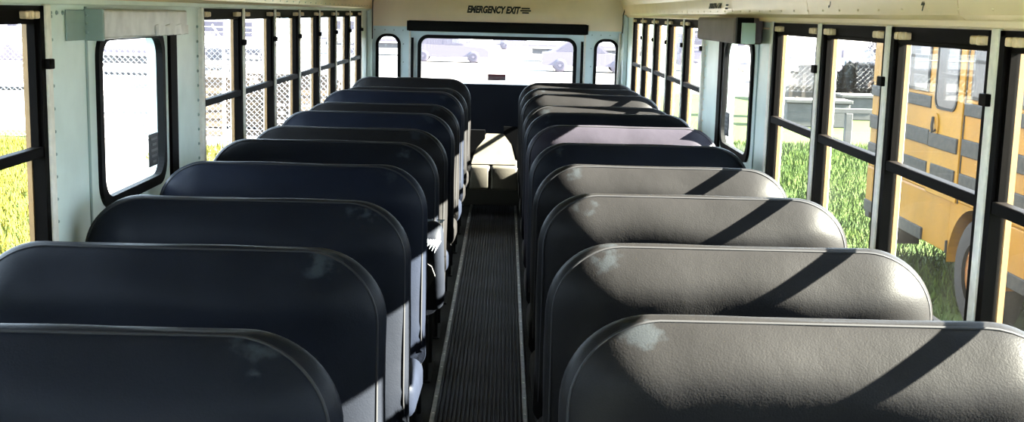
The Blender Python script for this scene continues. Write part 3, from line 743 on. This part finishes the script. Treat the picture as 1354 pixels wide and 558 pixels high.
# ------------------------------------------------------------------ yellow school bus parked on the right
BX, BY0, BY1 = 4.2, 3.4, 13.55
bus = empty('school_bus', (BX + 1.2, (BY0 + BY1) / 2, GZ)); tag(bus, 'yellow school bus with black rails parked beside the windows', 'bus')
oy = (BY0 + BY1) / 2
def wz(z): return z - GZ
def BB(nm, x0, x1, y0, y1, z0, z1, m, bev=0.0, par=bus):
    return build(nm, bx(x0 - BX - 1.2, x1 - BX - 1.2, y0 - oy, y1 - oy, wz(z0), wz(z1), bev=bev), m, par)
# body cross-section extruded along the length, with wheel-arch cut built from separate skirt boxes
half = [(0, 2.02), (0.6, 1.98), (0.95, 1.86), (1.12, 1.68), (1.19, 1.48), (1.20, 1.40)]
sec = [(-x, z) for x, z in half[::-1]] + half[1:]
bm = bmesh.new(); prism(bm, sec + [(1.20, 1.0), (-1.20, 1.0)], BY0 - oy, BY1 - oy, lambda u, v, d: Vector((u, d, wz(v)))); 
build('roof', bm, M_YELLOW, bus)
BB('body', BX, BX + 2.4, BY0, BY1, 0.05, 1.0, M_YELLOW, bev=0.02)
WY = 10.35; WR = 0.50; WZ = GZ + WR
def skirt(xn0, xn1, ya, yb_, nm='skirt'):
    return BB(nm, xn0, xn1, ya, yb_, -0.44, 0.05, M_YELLOW, bev=0.01)
arch = 0.60
skirt(BX, BX + 2.4, WY + arch, BY1); skirt(BX, BX + 2.4, BY0, WY - arch)
# arch ring
bm = bmesh.new(); n = 24
for xs in (0.0,):
    po = []
    for k in range(n + 1):
        a_ = math.pi * k / n; po.append((WY + arch * math.cos(a_), WZ + (arch - 0.03) * math.sin(a_)))
    poly = [(WY + arch, 0.05)] + po + [(WY - arch, 0.05)]
    up_ = [(y, 0.05) for y, z in po]
    V0 = [bm.verts.new((-1.2, y - oy, wz(min(z, 0.05)))) for y, z in po]; V1 = [bm.verts.new((-1.2, y - oy, wz(0.06))) for y, z in po]
    V2 = [bm.verts.new((-0.9, y - oy, wz(min(z, 0.05)))) for y, z in po]
    for k in range(n):
        bm.faces.new((V0[k], V0[k + 1], V1[k + 1], V1[k])); bm.faces.new((V0[k], V2[k], V2[k + 1], V0[k + 1]))
build('wheel_arch', bm, M_YELLOW, bus)
BB('undercarriage', BX + 0.45, BX + 1.95, BY0 + 0.3, BY1 - 0.4, -0.62, -0.05, M_TORN)
# black rub rails: interrupted by the side emergency door
DY0, DY1 = 10.80, 11.60
for (z0, z1, ex) in ((0.85, 0.965, True), (0.49, 0.64, False), (0.20, 0.33, False), (-0.44, -0.32, False)):
    for (ya, yb_) in ((BY0 + 0.02, DY0 - 0.03), (DY1 + 0.03, BY1 - 0.02)):
        if z0 < 0.0:
            if ya < WY: yb2 = WY - arch; BB('rub_rail', BX - 0.02, BX + 0.01, ya, yb2, z0, z1, M_BUSBLACK, bev=0.005)
            BB('rub_rail', BX - 0.02, BX + 0.01, max(ya, WY + arch), max(yb_, WY + arch + 0.02), z0, z1, M_BUSBLACK, bev=0.005)
        else:
            BB('rub_rail', BX - 0.02, BX + 0.01, ya, yb_, z0, z1, M_BUSBLACK, bev=0.008)
# windows
def bus_win(ya, yb_, z0=1.0, z1=1.62):
    f = BB('window', BX - 0.012, BX + 0.01, ya, yb_, z0, z1, M_BUSBLACK)
    BB('pane', BX - 0.016, BX - 0.010, ya + 0.03, yb_ - 0.03, z0 + 0.03, z1 - 0.03, M_BUSGLASS, par=f)
    BB('sash_rail', BX - 0.020, BX - 0.008, ya + 0.02, yb_ - 0.02, z0 + 0.32, z0 + 0.35, M_BUSBLACK, par=f)
bus_win(11.74, 12.42); bus_win(12.58, 13.26)
for k in range(9): bus_win(9.98 - k * 0.78, 10.66 - k * 0.78) if 9.98 - k * 0.78 > BY0 + 0.1 else None
# emergency side door
dr = BB('door', BX - 0.022, BX + 0.005, DY0, DY1, 0.05, 1.70, M_YELLOW2, bev=0.006)
PB = lambda u, v, d: Vector((d - 1.2, u - oy, wz(v)))
build('door_gasket', ring_prism(bmesh.new(), rrect(DY0 + 0.13, DY1 - 0.10, 0.86, 1.62, 0.12), rrect(DY0 + 0.155, DY1 - 0.125, 0.885, 1.595, 0.10), -0.034, -0.02, PB), M_RUBBER, dr)
build('door_pane', prism(bmesh.new(), rrect(DY0 + 0.155, DY1 - 0.125, 0.885, 1.595, 0.10), -0.028, -0.024, PB), M_BUSGLASS, dr)
BB('door_rail', BX - 0.04, BX - 0.018, DY0 + 0.04, DY1 - 0.03, 0.49, 0.63, M_BUSBLACK, bev=0.008, par=dr)
BB('door_rail', BX - 0.035, BX - 0.018, DY0 + 0.06, DY1 - 0.12, 0.20, 0.34, M_BUSBLACK, bev=0.008, par=dr)
bm = bmesh.new(); prism(bm, [(11.42 + 0.075 * math.cos(k * .3927), 0.70 + 0.12 * math.sin(k * .3927)) for k in range(16)], -0.036, -0.02, PB)
hp = build('handle_recess', bm, M_YELLOW, dr)
build('door_handle', tube(bmesh.new(), [PB(11.46, 0.78, -0.045), PB(11.44, 0.70, -0.06), PB(11.42, 0.64, -0.06), PB(11.38, 0.66, -0.045)], 0.014), M_BUSBLACK, dr)
for y in (DY0 - 0.008, DY1 + 0.008): BB('door_seam', BX - 0.006, BX + 0.001, y - 0.012, y + 0.012, 0.05, 1.70, M_BUSBLACK)
for y in (12.50, 13.35): BB('body_seam', BX - 0.003, BX + 0.001, y - 0.005, y + 0.005, -0.3, 0.84, M_HUB)
BB('lower_seam', BX - 0.004, BX + 0.001, DY1, BY1 - 0.02, 0.04, 0.06, M_HUB)
BB('rear_bumper', BX + 0.05, BX + 2.35, BY1, BY1 + 0.16, -0.55, -0.25, M_BUSBLACK, bev=0.02)
BB('mud_flap', BX + 0.02, BX + 0.55, BY1 - 0.30, BY1 - 0.27, -0.78, -0.44, M_RUBBER)
def wheel(parent, c, r, wd, ax, mt=M_TIRE, mh=M_HUB, hub=0.56):
    cc = Vector(c); d = Vector(ax) * wd / 2
    bm = bmesh.new(); nseg = 32; prof_ = [(-1, hub * r), (-1, 0.90 * r), (-0.82, 0.985 * r), (-0.4, r), (0.4, r), (0.82, 0.985 * r), (1, 0.90 * r), (1, hub * r)]
    u = Vector((0, 1, 0)) if abs(ax[0]) > 0.5 else Vector((1, 0, 0)); v = Vector((0, 0, 1)); rings = []
    for (t, rr) in prof_: rings.append([bm.verts.new(cc + d * t + rr * (math.cos(6.28319 * k / nseg) * u + math.sin(6.28319 * k / nseg) * v)) for k in range(nseg)])
    for A_, B_ in zip(rings, rings[1:]):
        for k in range(nseg): bm.faces.new((A_[k], A_[(k + 1) % nseg], B_[(k + 1) % nseg], B_[k]))
    t_ = build('tyre', bm, mt, parent, smooth=True)
    bm = bmesh.new(); cyl(bm, cc - d * 0.75, cc + d * 0.75, hub * r * 1.01, seg=28); cyl(bm, cc - d * 1.02, cc + d * 1.02, hub * r * 0.36, hub * r * 0.36, seg=16)
    h_ = build('hub', bm, mh, t_)
    bm = bmesh.new()
    for k in range(8):
        a_ = k * math.pi / 4; q = cc + hub * r * 0.6 * (math.cos(a_) * u + math.sin(a_) * v); cyl(bm, q - d * 0.86, q + d * 0.86, 0.022 * r / 0.5, seg=6)
    tag(build('wheel_nuts', bm, M_TIRE, t_), kind='stuff')
for x in (0.16, 2.24):
    wheel(bus, (x - 1.2, WY - oy, WR), WR, 0.27, (1, 0, 0))
    wheel(bus, (x - 1.2, 4.5 - oy, WR), WR, 0.27, (1, 0, 0))

# ------------------------------------------------------------------ chain link fences
M_WIRE = mat('galvanised_wire', (0.50, 0.49, 0.50), 0.5, metal=0.2)
def fence(x0, x1, y, h, label, step=0.11, yarm=True, dy=0.0):
    r = empty('chain_link_fence', ((x0 + x1) / 2, y, GZ)); tag(r, label, 'fence')
    hw = (x1 - x0) / 2; sl = dy / (x1 - x0)
    def Y(x): return sl * x
    bm = bmesh.new(); rw = 0.0032
    n = int((2 * hw + h) / step)
    for sg in (1, -1):
        for k in range(n):
            xa = -hw - h + k * step if sg > 0 else -hw + k * step
            xb = xa + sg * h; za, zb = 0.03, h
            lo, hi = -hw, hw
            t0, t1 = 0.0, 1.0
            for lim, side_ in ((lo, 1), (hi, -1)):
                da, db = (xa - lim) * side_, (xb - lim) * side_
                if da < 0 and db < 0: t0 = 2; break
                if da < 0: t0 = max(t0, da / (da - db))
                if db < 0: t1 = min(t1, da / (da - db))
            if t0 >= t1: continue
            A_ = (xa + (xb - xa) * t0, Y(xa + (xb - xa) * t0) + 0.004 * sg, za + (zb - za) * t0); B_ = (xa + (xb - xa) * t1, Y(xa + (xb - xa) * t1) + 0.004 * sg, za + (zb - za) * t1)
            cyl(bm, A_, B_, rw, seg=3)
    tag(build('chain_mesh', bm, M_WIRE, r), kind='stuff')
    build('top_rail', cyl(bmesh.new(), (-hw, Y(-hw), h), (hw, Y(hw), h), 0.022, seg=8), M_WIRE, r)
    np_ = max(2, int(2 * hw / 2.6) + 1); src = None
    for k in range(np_):
        x = -hw + 2 * hw * k / (np_ - 1)
        if src is None: src = build('post', cyl(bmesh.new(), (0, 0, 0), (0, 0, h + 0.05), 0.032, seg=8), M_WIRE, r, loc=(x, Y(x), 0))
        else: share('post', src, r, (x, Y(x), 0))
        if yarm:
            bm = bmesh.new(); cyl(bm, (0, 0, h + .03), (-0.22, 0, h + 0.36), 0.018, seg=6); cyl(bm, (0, 0, h + .03), (0.22, 0, h + 0.36), 0.018, seg=6)
            build('barbed_wire_arm', bm, M_WIRE, r, loc=(x, Y(x), 0))
    if yarm:
        for q in range(3):
            build('barbed_wire', cyl(bmesh.new(), (-hw, Y(-hw) - 0.01, h + 0.12 + 0.1 * q), (hw, Y(hw) - 0.01, h + 0.12 + 0.1 * q), 0.006, seg=4), M_WIRE, r)
    return r
fence(-17.0, -2.6, 24.0, 1.95, 'chain link fence with barbed wire arms beyond the left windows')

# ------------------------------------------------------------------ yard clutter on the left
M_WOOD = mat('pale_lumber', (0.034, 0.021, 0.010), 0.8, noise=0.35, nscale=6)
M_WOOD2 = mat('weathered_wood', (0.022, 0.014, 0.009), 0.85, noise=0.4, nscale=9)
M_RUST = mat('rusty_steel', (0.028, 0.011, 0.005), 0.8, noise=0.4, nscale=12)
M_CONT = mat('slate_container_paint', (0.012, 0.012, 0.019), 0.6, noise=0.2, nscale=4)
M_VEHW = mat('white_vehicle_paint', (0.55, 0.55, 0.58), 0.4)
M_VEHG = mat('vehicle_glass', (0.035, 0.03, 0.045), 0.4)
M_LILAC = mat('lilac_grey_paint', (0.055, 0.047, 0.066), 0.6)
M_CARBLUE = mat('car_blue_paint', (0.018, 0.028, 0.045), 0.4)
M_CARRED = mat('car_red_paint', (0.045, 0.020, 0.024), 0.4)
M_CARGREY = mat('car_grey_paint', (0.02, 0.02, 0.025), 0.5)
M_CONC = mat('concrete_block', (0.035, 0.035, 0.033), 0.9, noise=0.2, nscale=5)
M_CARD = mat('tan_crate_board', (0.024, 0.017, 0.012), 0.85, noise=0.2, nscale=5)

def lumber_stack(x, y, rows, cols, L_, pw, ph_, label, m, gap=0.012):
    r = empty('lumber_stack', (x, y, GZ)); tag(r, label, 'lumber stack', 'lumber behind the fence')
    for k in (-1, 1): build('bearer', bx(k * L_ * 0.35 - 0.05, k * L_ * 0.35 + 0.05, -cols * pw / 2, cols * pw / 2, 0, 0.1), M_WOOD2, r)
    src = None
    for i in range(rows):
        for j in range(cols):
            p = (random.uniform(-.06, .06), -cols * pw / 2 + (j + .5) * pw, 0.1 + (i + .5) * ph_)
            if src is None: src = build('plank', bx(-L_ / 2, L_ / 2, -pw / 2 + gap / 2, pw / 2 - gap / 2, -ph_ / 2 + gap / 2, ph_ / 2 - gap / 2), m, r, loc=p)
            else: share('plank', src, r, p)
    return r
lumber_stack(-7.3, 30.0, 6, 4, 2.4, 0.24, 0.145, 'long tan lumber stack with rusty coils on top', M_WOOD)
lumber_stack(-5.9, 27.0, 5, 3, 1.7, 0.24, 0.14, 'shorter lumber stack close behind the fence', M_WOOD)
lumber_stack(-5.9, 34.5, 5, 4, 2.6, 0.25, 0.15, 'weathered lumber stack in front of the slate container', M_WOOD2)
def coil(x, y, z, label):
    r = empty('pipe_coil', (x, y, z)); tag(r, label, 'coil', 'rusty coils on the lumber')
    for k in range(3):
        pts = [(0.0 + 0.13 * math.cos(a_ * .3927), (k - 1) * 0.065, 0.165 + 0.13 * math.sin(a_ * .3927)) for a_ in range(16)]
        build('turn', tube(bmesh.new(), pts, 0.034, seg=8, closed=True), M_RUST, r, smooth=True)
for k, x in enumerate((-7.68, -7.28, -6.88)):
    coil(x, 29.85, GZ + 0.1 + 6 * 0.145 + 0.0, ['leftmost rusty pipe coil on the tan lumber stack', 'middle rusty pipe coil on the tan lumber stack', 'rightmost rusty pipe coil on the tan lumber stack'][k])
def pallet(x, y, rx, rz, label, m=M_WOOD):
    r = empty('wooden_pallet', (x, y, GZ)); r.rotation_euler = (rx, 0, rz); tag(r, label, 'pallet', 'pallets behind the fence')
    s1 = s2 = None
    for k in range(3):
        p = (-0.52 + 0.52 * k, 0, 0.5)
        s1 = build('stringer', bx(-0.03, 0.03, -0.05, 0.05, -0.5, 0.5), M_WOOD2, r, loc=p) if s1 is None else share('stringer', s1.id_data if False else s1, r, p)
    for k in range(6):
        p = (0, -0.062, 0.06 + 0.176 * k)
        s2 = build('slat', bx(-0.58, 0.58, -0.011, 0.011, -0.055, 0.055), m, r, loc=p) if s2 is None else share('slat', s2, r, p)
pallet(-6.35, 25.1, -0.18, 0.1, 'pale wooden pallet leaning behind the fence, left one')
pallet(-5.0, 25.3, -0.16, -0.15, 'pale wooden pallet leaning behind the fence, middle one')
pallet(-3.7, 25.2, -0.2, 0.05, 'pale wooden pallet leaning behind the fence, right one')
def container(x, y, rz, L_, wd, h, m, label, cat='container', name='shipping_container'):
    r = empty(name, (x, y, GZ), rz); tag(r, label, cat)
    build('shell', bx(-L_ / 2, L_ / 2, -wd / 2, wd / 2, 0.12, h, bev=0.02), m, r)
    bm = bmesh.new(); n = int(L_ / 0.28)
    for k in range(n):
        xx = -L_ / 2 + 0.1 + k * 0.28; box(bm, xx, xx + 0.13, -wd / 2 - 0.03, -wd / 2 + 0.001, 0.25, h - 0.12)
    tag(build('corrugation', bm, m, r), kind='stuff')
    for k in (-1, 1):
        build('corner_post', bx(k * (L_ / 2 - 0.06) - 0.07, k * (L_ / 2 - 0.06) + 0.07, -wd / 2 - 0.035, -wd / 2 + 0.1, 0, h + 0.01), m, r)
    build('bottom_rail', bx(-L_ / 2, L_ / 2, -wd / 2 - 0.034, -wd / 2 + 0.05, 0.0, 0.18), m, r)
container(-8.9, 40.0, 0.0, 2.4, 2.2, 1.35, M_CONT, 'slate blue container behind the weathered lumber')

def trailer(x, y, rz, L_, h, label, m=M_VEHW, wd=2.4):
    r = empty('white_trailer', (x, y, GZ), rz); tag(r, label, 'trailer')
    build('body', bx(-L_ / 2, L_ / 2, -wd / 2, wd / 2, 0.75, h, bev=0.12, seg=3), m, r)
    n = max(2, int(L_ / 1.1))
    for k in range(n):
        xx = -L_ / 2 + 0.5 + k * (L_ - 0.8) / n
        f = build('window', bx(xx, xx + 0.72, -wd / 2 - 0.012, -wd / 2 + 0.01, h * 0.58, h * 0.58 + 0.55, bev=0.004), M_LILAC, r)
        build('pane', bx(xx + .04, xx + 0.68, -wd / 2 - 0.016, -wd / 2 - 0.006, h * 0.58 + 0.04, h * 0.58 + 0.51), M_VEHG, f)
    build('skirt_band', bx(-L_ / 2 + .05, L_ / 2 - .05, -wd / 2 - 0.01, -wd / 2 + 0.02, 0.85, 1.0), M_LILAC, r)
    build('chassis', bx(-L_ / 2 + .3, L_ / 2 - .3, -wd / 2 + .2, wd / 2 - .2, 0.45, 0.78), M_CARGREY, r)
    for xx in (-L_ * 0.28, L_ * 0.28):
        for sy in (-1, 1): wheel(r, (xx, sy * (wd / 2 - 0.18), 0.42), 0.42, 0.24, (0, 1, 0), mt=M_VEHG, mh=M_LILAC)
    return r
trailer(-13.5, 47, 0.0, 9.5, 2.7, 'long white trailer with lilac windows behind the slate container')
trailer(-24.5, 52, 0.0, 10.5, 2.7, 'white trailer at the far left beyond the fence')
trailer(-6.5, 74, 0.0, 9.0, 2.5, 'white trailer seen in the left half of the rear window')
trailer(4.8, 70, 0.0, 7.0, 2.3, 'white trailer seen at right edge of the rear window')

def car(x, y, rz, m, label, van=False):
    r = empty('parked_van' if van else 'parked_car', (x, y, GZ), rz); tag(r, label, 'van' if van else 'car', 'vehicles parked in the yard')
    wd = 0.86
    low = [(-2.15, 0.30), (2.15, 0.30), (2.2, 0.62), (1.95, 0.80), (0.95, 0.90), (-1.6, 0.95), (-2.15, 0.88), (-2.2, 0.6)]
    top = [(0.95, 0.90), (0.35, 1.42), (-1.0, 1.45), (-1.75, 0.94)] if not van else [(1.35, 0.88), (0.85, 1.85), (-2.1, 1.9), (-2.15, 0.9)]
    PL = lambda u, v, d: Vector((u, d, v))
    build('body', prism(bmesh.new(), low, -wd, wd, PL), m, r)
    cab = build('cabin', prism(bmesh.new(), top, -wd + 0.1, wd - 0.1, PL), m, r)
    for sy in (-1, 1):
        g0, g1 = sorted((sy * (wd - 0.1), sy * (wd - 0.085)))
        if van: wins = [[(1.22, 0.98), (0.80, 1.72), (0.25, 1.74), (0.25, 0.98)], [(0.12, 1.1), (0.12, 1.7), (-1.9, 1.74), (-1.9, 1.1)]]
        else: wins = [[(0.78, 0.94), (0.30, 1.36), (-0.25, 1.38), (-0.25, 0.94)], [(-0.33, 0.94), (-0.33, 1.38), (-0.95, 1.38), (-1.5, 0.96)]]
        for w_ in wins: build('side_window', prism(bmesh.new(), w_, g0, g1, PL), M_VEHG, cab)
        for xx in (-1.35, 1.35): wheel(r, (xx, sy * (wd - 0.08), 0.32), 0.32, 0.2, (0, 1, 0), mt=M_VEHG, mh=M_LILAC)
    build('windscreen', prism(bmesh.new(), [(top[0][0] - 0.02, top[0][1] + 0.05), (top[0][0] + 0.01, top[0][1] + 0.05), (top[1][0] + 0.07, top[1][1] - 0.05), (top[1][0] + 0.03, top[1][1] - 0.05)], -wd + 0.2, wd - 0.2, PL), M_VEHG, cab)
    for sy in (-1, 1): build('headlamp', bx(2.16, 2.21, sy * 0.62 - 0.14, sy * 0.62 + 0.14, 0.58, 0.70), M_ALU, r)
    return r
car(-15.2, 37.5, 0.1, M_LILAC, 'lilac grey car beyond the fence seen through the near left window')
car(-18.2, 43.5, -0.1, M_CARGREY, 'dark grey car far beyond the fence on the left')
car(-3.0, 66.0, 0.0, M_LILAC, 'lilac car at the left edge of the rear window')
car(4.0, 58.0, 0.0, M_LILAC, 'lilac car at the right edge of the rear window')
car(1.3, 92.0, 0.0, M_LILAC, 'lilac car farthest away in the rear window')
car(11.6, 41.5, 0.2, M_CARBLUE, 'blue car behind the dark shrub on the right')
car(13.2, 52.0, -0.2, M_CARRED, 'dull red car behind the tan crate on the right')
car(16.0, 57.5, 0.1, M_LILAC, 'lilac car far right behind the dull red car')
car(11.0, 62.0, 0.0, M_LILAC, 'lilac van seen through the far right windows', van=True)
car(14.0, 80.0, 0.0, M_CARGREY, 'grey van far away beyond the right windows', van=True)

# ------------------------------------------------------------------ yard clutter on the right
cr = empty('tan_crate', (8.25, 33.6, GZ)); tag(cr, 'tan plywood crate standing behind the pale concrete block', 'crate')
build('crate_body', bx(-0.38, 0.42, -0.4, 0.4, 0.0, 1.45, bev=0.01), M_CARD, cr)
for k in (-0.33, 0.02, 0.37): build('batten', bx(k - 0.05, k + 0.05, -0.43, -0.4, 0.0, 1.45), M_CARD, cr)
build('crate_lid', bx(-0.43, 0.47, -0.45, 0.45, 1.45, 1.5), M_WOOD2, cr)
def conc(x, y, L_, h, label):
    r = empty('concrete_block', (x, y, GZ)); tag(r, label, 'concrete block', 'concrete blocks on the grass')
    build('block', bx(-L_ / 2, L_ / 2, -0.4, 0.4, 0.0, h, bev=0.03), M_CONC, r)
    build('cap_slab', bx(-L_ / 2 - 0.05, L_ / 2 + 0.05, -0.45, 0.45, h, h + 0.08, bev=0.01), M_CONC, r)
    for k in (-1, 1): build('lifting_eye', tube(bmesh.new(), [(k * L_ * .3 + 0.05 * math.cos(a_ * .785), 0, h + 0.08 + 0.05 * math.sin(a_ * .785)) for a_ in range(5)], 0.01), M_RUST, r)
conc(8.05, 31.0, 1.6, 0.62, 'pale concrete block in front of the tan crate')
conc(10.1, 33.5, 1.5, 0.62, 'pale concrete block left of the dark shrub')
pl = empty('yard_post', (7.22, 25.0, GZ)); tag(pl, 'grey square post standing on the grass by the yellow bus', 'post')
build('shaft', bx(-0.07, 0.07, -0.07, 0.07, 0.0, 0.80, bev=0.01), M_CONC, pl)
build('crossbar', bx(-0.75, 0.75, -0.05, 0.05, 0.80, 0.90, bev=0.01), M_CONC, pl)
M_LEAF = mat('dark_shrub_leaf', (0.0055, 0.006, 0.0065), 0.9, spec=0.02, noise=0.4, nscale=3)
def shrub(x, y, rx, h, n, label, seed, m=M_LEAF):
    rnd = random.Random(seed); r = empty('leafy_shrub', (x, y, GZ)); tag(r, label, 'shrub', 'shrubs in the yard')
    V = []; Fc = []
    for _ in range(n):
        a_ = rnd.uniform(0, 6.283); t = rnd.random() ** 0.5; zz = rnd.uniform(0.05, 1.0); rad = rx * t * (1.05 - 0.65 * zz ** 2)
        c = Vector((rad * math.cos(a_), rad * math.sin(a_), h * zz)); d = Vector((rnd.gauss(0, 1), rnd.gauss(0, 1), rnd.gauss(0.4, 1))).normalized(); e = d.cross(Vector((rnd.gauss(0, 1), rnd.gauss(0, 1), rnd.gauss(0, 1)))).normalized()
        L_ = rnd.uniform(0.05, 0.13); i = len(V); V += [c - d * L_, c + e * L_ * 0.4, c + d * L_, c - e * L_ * 0.4]; Fc.append((i, i + 1, i + 2, i + 3))
    me = bpy.data.meshes.new('foliage'); me.from_pydata([tuple(v) for v in V], [], Fc); me.materials.append(m)
    link(bpy.data.objects.new('foliage', me), r)['kind'] = 'stuff'
    for k in range(4):
        a_ = k * 1.6; build('stem', cyl(bmesh.new(), (0, 0, 0), (rx * 0.5 * math.cos(a_), rx * 0.5 * math.sin(a_), h * 0.7), 0.03, 0.01, seg=6), M_WOOD2, r)
shrub(10.6, 36.0, 0.95, 1.45, 5000, 'dark leafy shrub between the concrete block and the yellow bus', 3)
shrub(15.5, 48.5, 1.5, 2.2, 4000, 'broad dusky shrub far behind the blue car', 4, M_LILAC)
